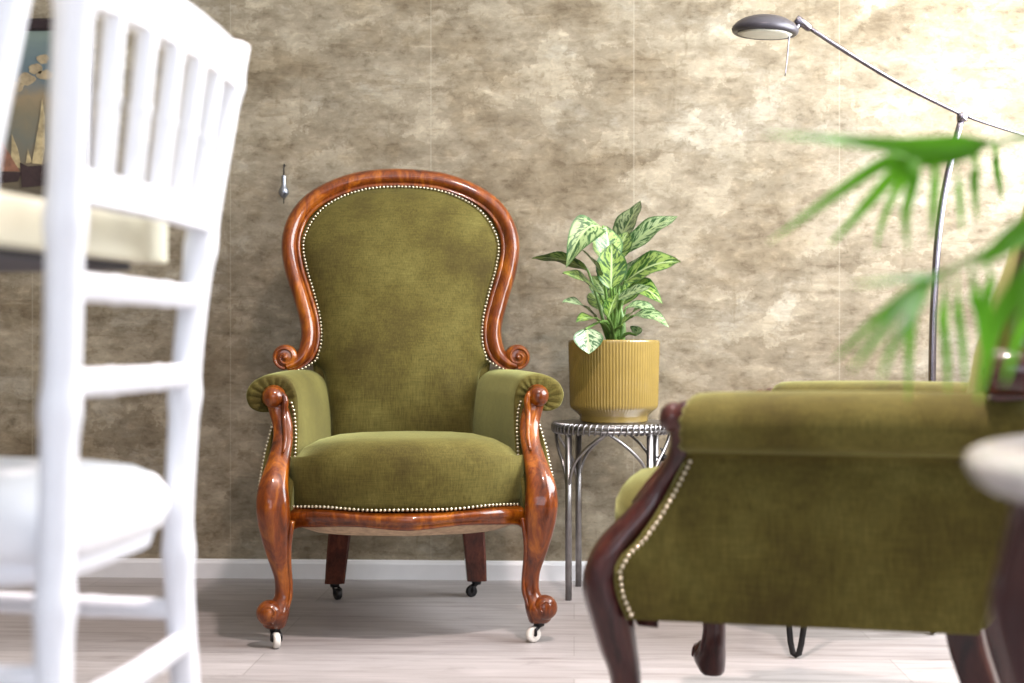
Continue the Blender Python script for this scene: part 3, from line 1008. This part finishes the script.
# px base, px tip, width(px), depth base/tip, bend, roll, paleness, curl, crown offset
LV = [
    ((617, 246), (641, 201), 27, 3.56, 3.58, 0.03, 0.2, 0.75, 0),
    ((622, 256), (678, 213), 15, 3.55, 3.52, 0.08, 0.9, 0.70, 0.05),
    ((624, 283), (681, 259), 27, 3.50, 3.44, 0.10, 0.75, 0.12, 0.05),
    ((604, 229), (566, 262), 22, 3.50, 3.46, 0.30, -0.9, 0.45, 0.10),
    ((588, 271), (532, 259), 11, 3.54, 3.54, 0.10, 0.5, 0.10, 0.0),
    ((610, 262), (606, 226), 20, 3.47, 3.50, 0.05, 0.1, 0.12, 0),
    ((611, 290), (612, 242), 21, 3.45, 3.47, 0.05, 0.0, 0.05, 0.03),
    ((603, 276), (582, 250), 18, 3.46, 3.45, 0.04, -0.2, 0.95, 0),
    ((601, 297), (562, 272), 19, 3.48, 3.43, 0.10, -0.5, 0.10, 0.03),
    ((596, 318), (562, 300), 15, 3.48, 3.42, 0.12, -0.4, 0.85, 0.06),
    ((587, 328), (589, 354), 17, 3.41, 3.395, 0.0, 0.1, 0.90, 0.0),
    ((622, 296), (663, 300), 21, 3.49, 3.44, 0.24, 0.6, 0.05, 0.10),
    ((633, 316), (669, 327), 11, 3.50, 3.47, 0.16, 0.5, 0.60, 0.0),
    ((626, 308), (662, 318), 10, 3.56, 3.56, 0.18, 0.5, 0.65, 0.02),
    ((619, 288), (652, 252), 19, 3.55, 3.55, 0.05, 0.3, 0.95, 0),
    ((617, 300), (651, 287), 9, 3.46, 3.41, 0.05, 0.8, 0.70, 0.0),
    ((612, 270), (592, 240), 17, 3.60, 3.62, 0.05, -0.3, 0.30, 0),
    ((608, 300), (592, 276), 15, 3.58, 3.62, 0.05, -0.4, 0.20, 0),
    ((636, 335), (640, 327), 12, 3.50, 3.50, 0.2, 0.5, 0.9, 0),
    ((600, 322), (576, 322), 12, 3.44, 3.40, 0.15, -0.3, 0.12, 0.03),
    ((622, 326), (640, 308), 13, 3.46, 3.42, 0.10, 0.4, 0.10, 0.03),
    ((604, 312), (590, 292), 14, 3.60, 3.64, 0.10, -0.3, 0.05, 0.03),
    ((622, 306), (636, 280), 15, 3.60, 3.64, 0.10, 0.3, 0.08, 0.03),
    ((608, 318), (618, 292), 13, 3.44, 3.42, 0.10, 0.1, 0.05, 0.03),
    ((614, 262), (628, 232), 20, 3.50, 3.53, 0.05, 0.3, 0.2, 0),
]
for i, (b0, b1, wpx, z0, z1, bend, roll, sd, curl) in enumerate(LV):
    P0 = PX(b0[0], b0[1], z0) - crown; P1 = PX(b1[0], b1[1], z1) - crown
    a = 2.4 * i
    base = Vector((0.014 * cos(a), 0.014 * sin(a), 0.0))
    midp = base.lerp(P0, 0.5) + Vector((0, 0, 0.012))
    if i == 10: midp = Vector((-0.02, -0.05, 0.05))
    bm = leaf_mesh(P0, P1, (wpx * 1.5 + (5 if wpx < 20 else 0)) * z0 / F, bend, roll, sd, curl=curl)
    lf = link('leaf', bm, M['leaf'], G)
    bm = bmesh.new()
    tube(bm, [base, midp, P0, P0.lerp(P1, 0.05)], [0.0052, 0.0040, 0.0028, 0.0016], 8, 5)
    link('leaf_stalk', bm, M['stem'], lf)
bm = bmesh.new()
tube(bm, [Vector((0, 0, -0.004)), Vector((0.003, 0, 0.03)), Vector((0.0, 0, 0.085))], [0.013, 0.011, 0.007], 12, 4)
tube(bm, [Vector((0.016, -0.008, -0.004)), Vector((0.022, -0.004, 0.04)), Vector((0.012, 0, 0.10))], [0.010, 0.008, 0.005], 10, 4)
link('stem', bm, M['stem'], G)

# ------------------------------------------------------------------ reading lamp
LZ = 3.36
base = PX(934, 400, LZ); base.z = 0
LP = root('reading_lamp', 'tall metal reading lamp with dark dome head on a long thin arm', 'floor lamp', base)
def lp(px, py, z=LZ): return PX(px, py, z) - base
bm = bmesh.new()
lathe(bm, [(0.01, 0.0), (0.125, 0.0), (0.13, 0.006), (0.128, 0.014), (0.11, 0.020), (0.03, 0.026), (0.012, 0.04)], 40)
link('lamp_base', bm, M['chrome'], LP)
bm = bmesh.new()
tube(bm, [Vector((0, 0, 0.02)), Vector((-0.004, 0, 0.25)), lp(932, 385), lp(934, 300), lp(940, 220), lp(951, 160), lp(961, 121)], [0.0088] * 5 + [0.0082, 0.0078], 14, 6)
link('lamp_pole', bm, M['chrome'], LP)
bm = bmesh.new()
tube(bm, [lp(808, 27), lp(848, 53), lp(900, 84), lp(955, 111.5), lp(963, 115)], [0.0055, 0.0055, 0.005, 0.0046, 0.004], 12, 5)
tube(bm, [lp(796, 18.5), lp(798, 20), lp(809, 28), lp(811, 29.5)], [0.0095, 0.0105, 0.0095, 0.006], 14)
tube(bm, [lp(963, 115), lp(990, 124.5), lp(1050, 143), lp(1090, 154)], [0.0036, 0.0036, 0.0036, 0.0036], 10, 3)
lathe(bm, [(0.004, -0.012), (0.012, -0.010), (0.013, 0), (0.012, 0.008), (0.004, 0.011)], 16, lp(962, 117))
link('lamp_arm', bm, M['chrome'], LP)
hc_ = lp(765, 31, LZ - 0.01)
tilt = Matrix.Rotation(radians(-5), 4, 'Y') @ Matrix.Rotation(radians(-3), 4, 'X')
# real-camera tilt: left side low
tilt = Matrix.Rotation(radians(3.5), 4, 'Y')
tilt = tilt @ Matrix.Rotation(radians(1.5), 4, 'X')
bm = bmesh.new()
dome = [(0.066, -0.006), (0.072, -0.008), (0.0765, -0.004), (0.0785, 0.002), (0.076, 0.008), (0.067, 0.018), (0.052, 0.027), (0.034, 0.033), (0.016, 0.036), (0.003, 0.037)]
lathe(bm, dome, 40, hc_, tilt)
hd = link('lamp_head', bm, M['lamp_dark'], LP)
bm = bmesh.new()
lathe(bm, [(0.064, -0.0075), (0.050, -0.010), (0.03, -0.0115), (0.004, -0.012)], 36, hc_, tilt)
link('diffuser', bm, M['glass'], hd)
bm = bmesh.new()
tube(bm, [hc_ + Vector((0.066, 0, 0.0)), lp(798, 26), lp(799, 21)], [0.006, 0.007, 0.006], 10, 3)
tube(bm, [lp(790, 34), lp(789, 38), lp(787, 60), lp(785, 76)], [0.0048, 0.0022, 0.0016, 0.0012], 8, 3)
link('dimmer_rod', bm, M['chrome'], hd)

# ------------------------------------------------------------------ small hanging ornament on the wall
wy = BW
def wpt(px, py):     # point on the back wall
    d = PX(px, py, 1.0) - Vector((0, 0, CAM_H))
    k = BW / d.y
    return Vector((0, 0, CAM_H)) + d * k
hp = wpt(285, 182)
scale = 3.82 / F
H = root('hanging_weight', 'little pewter drop hanging from a pin on the wall left of the armchair back', 'wall ornament', (hp.x, BW, hp.z))
bm = bmesh.new()
def hz(py): return -(py - 182) * scale
lathe(bm, [(0.002, hz(176)), (0.0058, hz(176.2)), (0.0065, hz(177.5)), (0.0060, hz(179)), (0.0056, hz(184)), (0.0066, hz(187)), (0.0105, hz(189)), (0.0135, hz(192)), (0.0125, hz(195)), (0.0075, hz(197)), (0.004, hz(198.5)), (0.002, hz(199))], 24, (0, -0.016, 0))
link('drop', bm, M['wax'], H)
bm = bmesh.new()
tube(bm, [(0, 0.0, hz(166)), (0, -0.014, hz(165.5)), (0, -0.016, hz(167)), (0, -0.016, hz(176.5))], [0.0022, 0.0022, 0.0018, 0.0016], 8)
link('hook', bm, M['black_metal'], H)
bm = bmesh.new()
tube(bm, [(0, -0.016, hz(198)), (0, -0.016, hz(204))], 0.0012, 6)
link('thread', bm, M['black_metal'], H)

# ------------------------------------------------------------------ painting
pa = wpt(-150, 22); pb = wpt(93, 214)
PR = root('seascape_painting', 'framed painting of sailing ships under a cloudy sky hanging at the upper left', 'painting', ((pa.x + pb.x) / 2, BW, (pa.z + pb.z) / 2))
hw, hh = (pb.x - pa.x) / 2, (pa.z - pb.z) / 2
ft = 0.032
bm = bmesh.new()
def fr_ring(q, y): return [Vector((-hw + q, y, -hh + q)), Vector((hw - q, y, -hh + q)), Vector((hw - q, y, hh - q)), Vector((-hw + q, y, hh - q))]
loft(bm, [fr_ring(0, -0.001), fr_ring(0, -0.022), fr_ring(0.006, -0.028), fr_ring(ft - 0.006, -0.024), fr_ring(ft, -0.016), fr_ring(ft, -0.001)], cap=False)
link('frame', bm, M['frame'], PR, smooth=False)
bm = bmesh.new()
box(bm, -hw + ft - .003, hw - ft + .003, -0.013, -0.002, -hh + ft - .003, hh - ft + .003)
cv = link('canvas', bm, M['sea'], PR, smooth=False)
def flat(name, poly, mat, y):
    bm = bmesh.new()
    P_ = []
    for px, py in poly:
        p = wpt(px, py)
        P_.append(Vector((p.x - PR.location.x, y, p.z - PR.location.z)))
    loft(bm, [P_, [Vector((p.x, y + 0.0008, p.z)) for p in P_]])
    return link(name, bm, mat, cv, smooth=False)
rnd = random.Random(2)
def blob(cx, cy, rx, ry, n=16):
    return [(cx + rx * (1 + .18 * rnd.uniform(-1, 1)) * cos(2 * pi * k / n), cy + ry * (1 + .18 * rnd.uniform(-1, 1)) * sin(2 * pi * k / n)) for k in range(n)]
for cx_, cy_, rx_, ry_ in ((45, 60, 6, 5), (38, 70, 7, 5), (47, 76, 8, 5), (28, 80, 9, 6), (16, 88, 10, 6), (-20, 70, 14, 6), (-60, 84, 16, 8), (-90, 66, 12, 6)):
    flat('painted_cloud', blob(cx_, cy_, rx_, ry_, 14), M['cloud'], -0.0142)
flat('painted_sail', [(44, 100), (47, 118), (47, 150), (44, 165), (34, 164), (38, 140), (42, 118)], M['sail'], -0.0150)
flat('painted_sail', [(30, 150), (34, 163), (28, 164)], M['sail'], -0.0150)
flat('painted_sail', [(14, 135), (20, 150), (24, 170), (13, 165)], M['sail'], -0.0150)
flat('painted_sail', [(4, 142), (12, 155), (22, 172), (4, 172), (2, 160)], M['sail_red'], -0.0154)
flat('painted_sail', [(-40, 110), (-22, 140), (-20, 168), (-44, 168)], M['sail'], -0.0150)
flat('painted_hull', [(22, 163), (30, 167), (44, 166), (56, 160), (60, 185), (24, 188)], M['hull'], -0.0158)
flat('painted_hull', [(-2, 172), (24, 173), (20, 182), (-2, 184)], M['hull'], -0.0158)
flat('painted_hull', [(-50, 170), (-14, 170), (-18, 184), (-46, 184)], M['hull'], -0.0158)

# ------------------------------------------------------------------ cream table with white chairs
phi = radians(-96.3)
D = Vector((0.2, 0.98)).normalized(); Nn = Vector((-D.y, D.x))       # along the edge (away), to the left
corner = Vector((-0.374, 1.55))
tl_, tw_ = 1.7, 0.85
cen = corner - D * tl_ / 2 + Nn * tw_ / 2
tz = TH + atan2(D.y, D.x)
DT = root('dining_table', 'cream topped dining table behind the white chair back at the left edge', 'table', R(cen.x, cen.y), tz)
bm = bmesh.new()
box(bm, -tl_ / 2, tl_ / 2, -tw_ / 2, tw_ / 2, 0.7145, 0.760, 0.004)
link('table_top', bm, M['cream'], DT, smooth=False)
bm = bmesh.new()
box(bm, -tl_ / 2 + .03, tl_ / 2 - .03, -tw_ / 2 + .03, tw_ / 2 - .03, 0.706, 0.7145)
link('underside_shade', bm, M['under'], DT, smooth=False)  # thin dark slab added as the shade on the underside
for sx_, sy_ in ((1, 1), (-1, 1), (1, -1), (-1, -1)):
    bm = bmesh.new()
    lx = sx_ * (tl_ / 2 - 0.62); ly = sy_ * 0.05 + 0.06
    box(bm, lx - .03, lx + .03, ly - .03, ly + .03, 0, 0.7064, 0.004)
    link('leg', bm, M['white'], DT, smooth=False)

PD = [(0.0, 0.012, 0.020), (0.12, 0.008, 0.006), (0.29, 0.003, -0.007), (0.42, -0.006, -0.0095), (0.52, -0.004, -0.006), (0.63, 0.0, 0.0), (0.75, 0.017, 0.010), (0.87, 0.037, 0.024), (0.955, 0.051, 0.035)]
HB = 0.158
def post(z):
    return interp([(a, b) for a, b, c in PD], z), interp([(a, c) for a, b, c in PD], z)

def bamboo(bm, pts, r, nodes=(), sub=4):
    """turned faux-bamboo rod: nodes = fractions where a ring swells"""
    dense = catmull([list(p) for p in pts], sub * 4)
    L = len(dense)
    rr = []
    for i in range(L):
        f = i / (L - 1)
        q = r
        for nn in nodes: q += r * 0.16 * math.exp(-((f - nn) / 0.018) ** 2)
        rr.append(q)
    tube(bm, dense, rr, 12)

def make_white_chair(name, label, loc, rz, group):
    A = root(name, label, 'chair', loc, rz, group)
    for s in (-1, 1):
        bm = bmesh.new()
        bamboo(bm, [(s * (HB + d), t, z) for z, d, t in PD], 0.0158, (0.13, 0.36, 0.56, 0.73, 0.93))
        link('back_post', bm, M['white'], A)
        bm = bmesh.new()
        bamboo(bm, [(s * 0.19, -0.375, 0.0), (s * 0.188, -0.372, 0.2), (s * 0.186, -0.37, 0.435)], 0.0165, (0.25, 0.7))
        link('front_leg', bm, M['white'], A)
        for zz in (0.345, 0.21):
            bm = bmesh.new()
            d, t = post(zz)
            bamboo(bm, [(s * (HB + d), t, zz), (s * 0.172, -0.18, zz), (s * 0.188, -0.37, zz)], 0.0115, (0.3, 0.7))
            link('side_stretcher', bm, M['white'], A)
    # crest rail and lower rail, bowed backward, a box section
    def rail(z0, z1, th, bow, name_, wavy=0.0):
        bm = bmesh.new()
        rings = []
        for i in range(25):
            f = i / 24 * 2 - 1
            zm = (z0 + z1) / 2
            d, t = post(zm)
            x = f * (HB + d - 0.004)
            y = t + bow * (1 - f * f)
            up = wavy * (1 - f * f)
            rings.append([Vector((x, y + a * th, (z0 if b_ < 0 else z1) + up)) for a, b_ in ((-1, -1), (1, -1), (1, 1), (-1, 1))])
        loft(bm, rings)
        o = link(name_, bm, M['white'], A, smooth=False)
        return o
    rail(0.905, 0.950, 0.012, 0.004, 'crest_rail', 0.006)
    rail(0.748, 0.774, 0.011, 0.010, 'lower_rail')
    for z0 in (0.677, 0.594, 0.31):
        d, t = post(z0)
        bm = bmesh.new()
        bamboo(bm, [(-(HB + d), t, z0), (0, t + 0.006, z0), (HB + d, t, z0)], 0.0125, (0.3, 0.7))
        link('crossbar', bm, M['white'], A)
    for k in range(5):
        f = -1 + 2 * (k + 1) / 6
        bm = bmesh.new()
        d0, t0 = post(0.77); d1, t1 = post(0.91)
        bamboo(bm, [(f * (HB + d0), t0 + 0.010 * (1 - f * f), 0.77), (f * (HB + (d0 + d1) / 2), (t0 + t1) / 2 + 0.011 * (1 - f * f), 0.84), (f * (HB + d1), t1 + 0.012 * (1 - f * f), 0.912)], 0.0100, (0.5,))
        link('spindle', bm, M['white'], A)
    bm = bmesh.new()
    bamboo(bm, [(-0.188, -0.37, 0.30), (0, -0.372, 0.30), (0.188, -0.37, 0.30)], 0.0115, (0.3, 0.7))
    link('front_stretcher', bm, M['white'], A)
    # seat frame + pad
    def ring(sc, z, cx=0, cy=-0.195):
        r = []
        for k in range(40):
            a = 2 * pi * k / 40
            c, s_ = sup(a, 4.5)
            hw_ = 0.180 + 0.018 * (-s_)
            r.append(Vector((cx + c * hw_ * sc, cy + s_ * 0.195 * sc, z)))
        return r
    bm = bmesh.new()
    loft(bm, [ring(0.88, 0.418), ring(0.93, 0.422), ring(0.95, 0.438), ring(0.93, 0.444)])
    link('seat_frame', bm, M['white'], A)
    bm = bmesh.new()
    loft(bm, [ring(0.93, 0.438), ring(0.99, 0.442), ring(1.02, 0.46), ring(1.01, 0.478), ring(0.96, 0.492), ring(0.86, 0.502), ring(0.7, 0.508), ring(0.4, 0.512), ring(0.05, 0.513)])
    link('seat_pad', bm, M['pad'], A)
    return A

wc = make_white_chair('white_chair', 'white bamboo style chair with upright spindles standing in the left foreground',
                 R(-0.361, 1.355), phi + TH, 'white chairs at the cream table')
w2 = copy_tree(wc)
w2['label'] = 'white chair cut off by the picture edge, only a leaning back post showing top left'
w2.location = R(-0.421, 0.86)
w2.rotation_euler = (0, 0, phi + TH - radians(0))

# ------------------------------------------------------------------ hairpin table behind the foreground chair
h1 = Vector((0.565, 2.83)); h2 = Vector((0.905, 3.06))
mid = (h1 + h2) / 2
dd = (h2 - h1); pn_ = Vector((-dd.y, dd.x)).normalized()
hcn = mid + pn_ * 0.11
HT = root('hairpin_table', 'low table whose black hairpin leg shows beneath the foreground armchair', 'side table', R(hcn.x, hcn.y), TH)
rad = (h1 - hcn).length
bm = bmesh.new()
lathe(bm, [(0.01, 0.40), (0.235, 0.40), (0.24, 0.404), (0.24, 0.420), (0.236, 0.424), (0.01, 0.424)], 48)
link('table_top', bm, M['dark_and_shaded_wood'], HT)
a1 = atan2(h1.y - hcn.y, h1.x - hcn.x)
a2 = atan2(h2.y - hcn.y, h2.x - hcn.x)
a3 = (a1 + a2) / 2 + pi
for a in (a1, a2, a3):
    bm = bmesh.new()
    c, s = cos(a), sin(a)
    tx, ty = -s, c
    q = 0.058
    pts = [Vector(((rad - .04) * c + tx * q, (rad - .04) * s + ty * q, 0.402)), Vector((rad * c + tx * 0.011, rad * s + ty * 0.011, 0.03)), Vector((rad * c + tx * 0.006, rad * s + ty * 0.006, 0.009)),
           Vector((rad * c, rad * s, 0.0065)), Vector((rad * c - tx * 0.006, rad * s - ty * 0.006, 0.009)), Vector((rad * c - tx * 0.011, rad * s - ty * 0.011, 0.03)), Vector(((rad - .04) * c - tx * q, (rad - .04) * s - ty * q, 0.402))]
    tube(bm, pts, 0.0062, 10)
    link('hairpin_leg', bm, M['black_metal'], HT)

# ------------------------------------------------------------------ marble-topped table at the right edge
MC = Vector((0.715, 0.865))
MT = root('marble_table', 'round marble topped table with curved dark legs cut off by the right edge', 'table', R(MC.x, MC.y), TH)
TR = 0.42; MH = 0.555
bm = bmesh.new()
lathe(bm, [(0.02, MH - 0.022), (TR - 0.012, MH - 0.022), (TR - 0.004, MH - 0.018), (TR, MH - 0.010), (TR - 0.002, MH - 0.003), (TR - 0.008, MH), (0.02, MH)], 96)
link('marble_top', bm, M['marble'], MT)
bm = bmesh.new()
lathe(bm, [(TR - 0.050, MH - 0.023), (TR - 0.045, MH - 0.03), (TR - 0.045, MH - 0.075), (TR - 0.05, MH - 0.085), (TR - 0.07, MH - 0.085), (TR - 0.07, MH - 0.023)], 96, cap=False)
link('apron', bm, M['dark_and_shaded_wood'], MT)
leg_px = Vector(((1006 - 512) / F * 0.97, 0.97))
al = atan2(leg_px.y - MC.y, leg_px.x - MC.x)
for k in range(4):
    a = al + k * pi / 2
    st = [(0.0, 0.385, 0.016), (0.02, 0.388, 0.018), (0.06, 0.372, 0.011), (0.15, 0.352, 0.010), (0.25, 0.352, 0.011), (0.34, 0.364, 0.0125), (0.40, 0.378, 0.014), (0.45, 0.388, 0.0155), (MH - 0.06, 0.378, 0.0165), (MH - 0.023, 0.37, 0.0165)]
    bm = bmesh.new()
    rings = []
    for h, r_, w_ in catmull(st, 4):
        ring = []
        for j in range(20):
            cx, cy = sup(2 * pi * j / 20, 2.8)
            rr_, tt_ = r_ + cx * w_, cy * w_
            ring.append(Vector((rr_ * cos(a) - tt_ * sin(a), rr_ * sin(a) + tt_ * cos(a), h)))
        rings.append(ring)
    loft(bm, rings)
    link('leg', bm, M['dark_and_shaded_wood'], MT)

# ------------------------------------------------------------------ palm on the marble table
PC = Vector((0.80, 1.02))
pc = R(PC.x, PC.y, MH)
PP = root('palm_plant', 'green palm whose blurred drooping fronds reach in from the right edge', 'plant', pc)
bm = bmesh.new()
lathe(bm, [(0.02, 0.0), (0.060, 0.0), (0.066, 0.004), (0.082, 0.125), (0.086, 0.130), (0.086, 0.142), (0.079, 0.142), (0.076, 0.128), (0.02, 0.126)], 40)
link('pot', bm, M['marble'], PP)
bm = bmesh.new()
lathe(bm, [(0.075, 0.122), (0.0755, 0.129), (0.03, 0.133), (0.004, 0.134)], 28)
link('soil', bm, M['soil'], PP)

def pp(px, py, Z): return PX(px, py, Z) - pc

def leaflet(parent, pts, w_):
    """pointed strap through pts, width w_ at its widest, shallow V section"""
    bm = bmesh.new()
    P_ = [Vector(p) for p in catmull([list(p) for p in pts], 5)]
    L = len(P_)
    view = Vector((sin(TH), -cos(TH), 0.25)).normalized()
    rows = []
    for i, p in enumerate(P_):
        f = i / (L - 1)
        t = (P_[min(i + 1, L - 1)] - P_[max(i - 1, 0)]).normalized()
        s = t.cross(view).normalized()
        u = s.cross(t)
        hw_ = w_ / 2 * max(0.06, min(1, f * 5 + 0.25) * (1 - f ** 2.2) ** 0.8)
        rows.append([bm.verts.new(p + s * hw_ * g + u * (abs(g) * hw_ * 0.35)) for g in (-1, -0.5, 0, 0.5, 1)])
    for a, b_ in zip(rows[:-1], rows[1:]):
        for j in range(4): bm.faces.new((a[j], a[j + 1], b_[j + 1], b_[j]))
    return link('leaflet', bm, M['palm'], parent)

def frond(path, leaves):
    bm = bmesh.new()
    tube(bm, path, [0.0048 - 0.003 * i / (len(path) - 1) for i in range(len(path))], 8, 5)
    fr_ = link('frond_stem', bm, M['stem'], PP)
    for pts, w_ in leaves: leaflet(fr_, pts, w_)

base_p = Vector((0, 0, 0.13))
frond([base_p, pp(1330, 120, 1.10), pp(1180, 95, 1.12), pp(1060, 125, 1.14), pp(985, 145, 1.16), pp(905, 150, 1.18)], [
    ([pp(990, 142, 1.16), pp(940, 146, 1.14), pp(890, 146, 1.12), pp(840, 141, 1.08), pp(765, 134, 0.97)], 0.017),
    ([pp(975, 155, 1.16), pp(930, 152, 1.16), pp(900, 152, 1.17), pp(868, 146, 1.2)], 0.016),
    ([pp(985, 147, 1.16), pp(955, 157, 1.17), pp(925, 163, 1.18), pp(898, 160, 1.18)], 0.013),
    ([pp(905, 160, 1.18), pp(880, 166, 1.18), pp(835, 195, 1.18), pp(768, 243, 1.17)], 0.013),
    ([pp(920, 158, 1.18), pp(893, 176, 1.18), pp(862, 210, 1.2), pp(828, 247, 1.2)], 0.013),
    ([pp(928, 156, 1.18), pp(900, 184, 1.24), pp(882, 222, 1.26), pp(876, 252, 1.26)], 0.008),
    ([pp(912, 152, 1.18), pp(913, 180, 1.16), pp(905, 215, 1.17), pp(908, 253, 1.17)], 0.012),
    ([pp(928, 152, 1.17), pp(934, 178, 1.2), pp(933, 215, 1.21), pp(932, 245, 1.2)], 0.010),
    ([pp(950, 150, 1.17), pp(957, 180, 1.25), pp(960, 210, 1.26), pp(962, 235, 1.26)], 0.008),
    ([pp(972, 142, 1.16), pp(973, 165, 1.3), pp(974, 190, 1.3), pp(977, 222, 1.3)], 0.012),
    ([pp(990, 138, 1.16), pp(993, 150, 1.5), pp(997, 175, 1.52), pp(1003, 205, 1.52)], 0.012),
    ([pp(1010, 132, 1.15), pp(1035, 160, 1.3), pp(1050, 190, 1.3), pp(1052, 215, 1.3)], 0.010),
])
frond([base_p, pp(1300, 170, 1.02), pp(1180, 165, 1.02), pp(1080, 195, 1.06), pp(1010, 238, 1.10), pp(940, 275, 1.14)], [
    ([pp(945, 270, 1.14), pp(905, 297, 1.12), pp(870, 325, 1.10), pp(832, 362, 1.08)], 0.010),
    ([pp(1060, 210, 1.08), pp(1024, 232, 1.05), pp(1000, 248, 1.03), pp(975, 268, 1.02)], 0.022),
    ([pp(940, 275, 1.14), pp(895, 280, 1.0), pp(850, 285, 0.96)], 0.006),
    ([pp(930, 280, 1.14), pp(914, 305, 1.16), pp(909, 345, 1.17), pp(908, 402, 1.17)], 0.011),
    ([pp(925, 285, 1.14), pp(900, 310, 1.05), pp(870, 345, 1.0), pp(850, 372, 0.98)], 0.009),
    ([pp(930, 285, 1.14), pp(905, 325, 1.03), pp(888, 355, 1.0), pp(880, 385, 0.98)], 0.008),
    ([pp(945, 268, 1.13), pp(942, 310, 1.2), pp(946, 355, 1.2), pp(948, 395, 1.2)], 0.010),
    ([pp(955, 262, 1.13), pp(956, 300, 1.25), pp(962, 345, 1.25), pp(966, 392, 1.25)], 0.009),
    ([pp(968, 255, 1.12), pp(972, 290, 1.2), pp(980, 320, 1.2), pp(985, 372, 1.2)], 0.012),
    ([pp(985, 248, 1.12), pp(988, 280, 1.2), pp(986, 310, 1.2), pp(990, 345, 1.2)], 0.012),
    ([pp(1060, 225, 1.08), pp(1030, 275, 1.0), pp(995, 325, 0.98), pp(978, 402, 0.98)], 0.020),
    ([pp(1060, 240, 1.08), pp(1035, 300, 0.95), pp(1015, 345, 0.95), pp(1004, 385, 0.95)], 0.012),
])
frond([base_p, pp(1480, 60, 1.0), pp(1560, -20, 1.0), pp(1660, -20, 1.0), pp(1760, 40, 1.0)], [
    ([pp(1560, -20, 1.0), pp(1570, 60, 1.05), pp(1580, 130, 1.08)], 0.014),
    ([pp(1660, -20, 1.0), pp(1670, 60, 1.05), pp(1690, 120, 1.08)], 0.014),
    ([pp(1760, 40, 1.0), pp(1790, 90, 1.05), pp(1800, 150, 1.08)], 0.014),
])
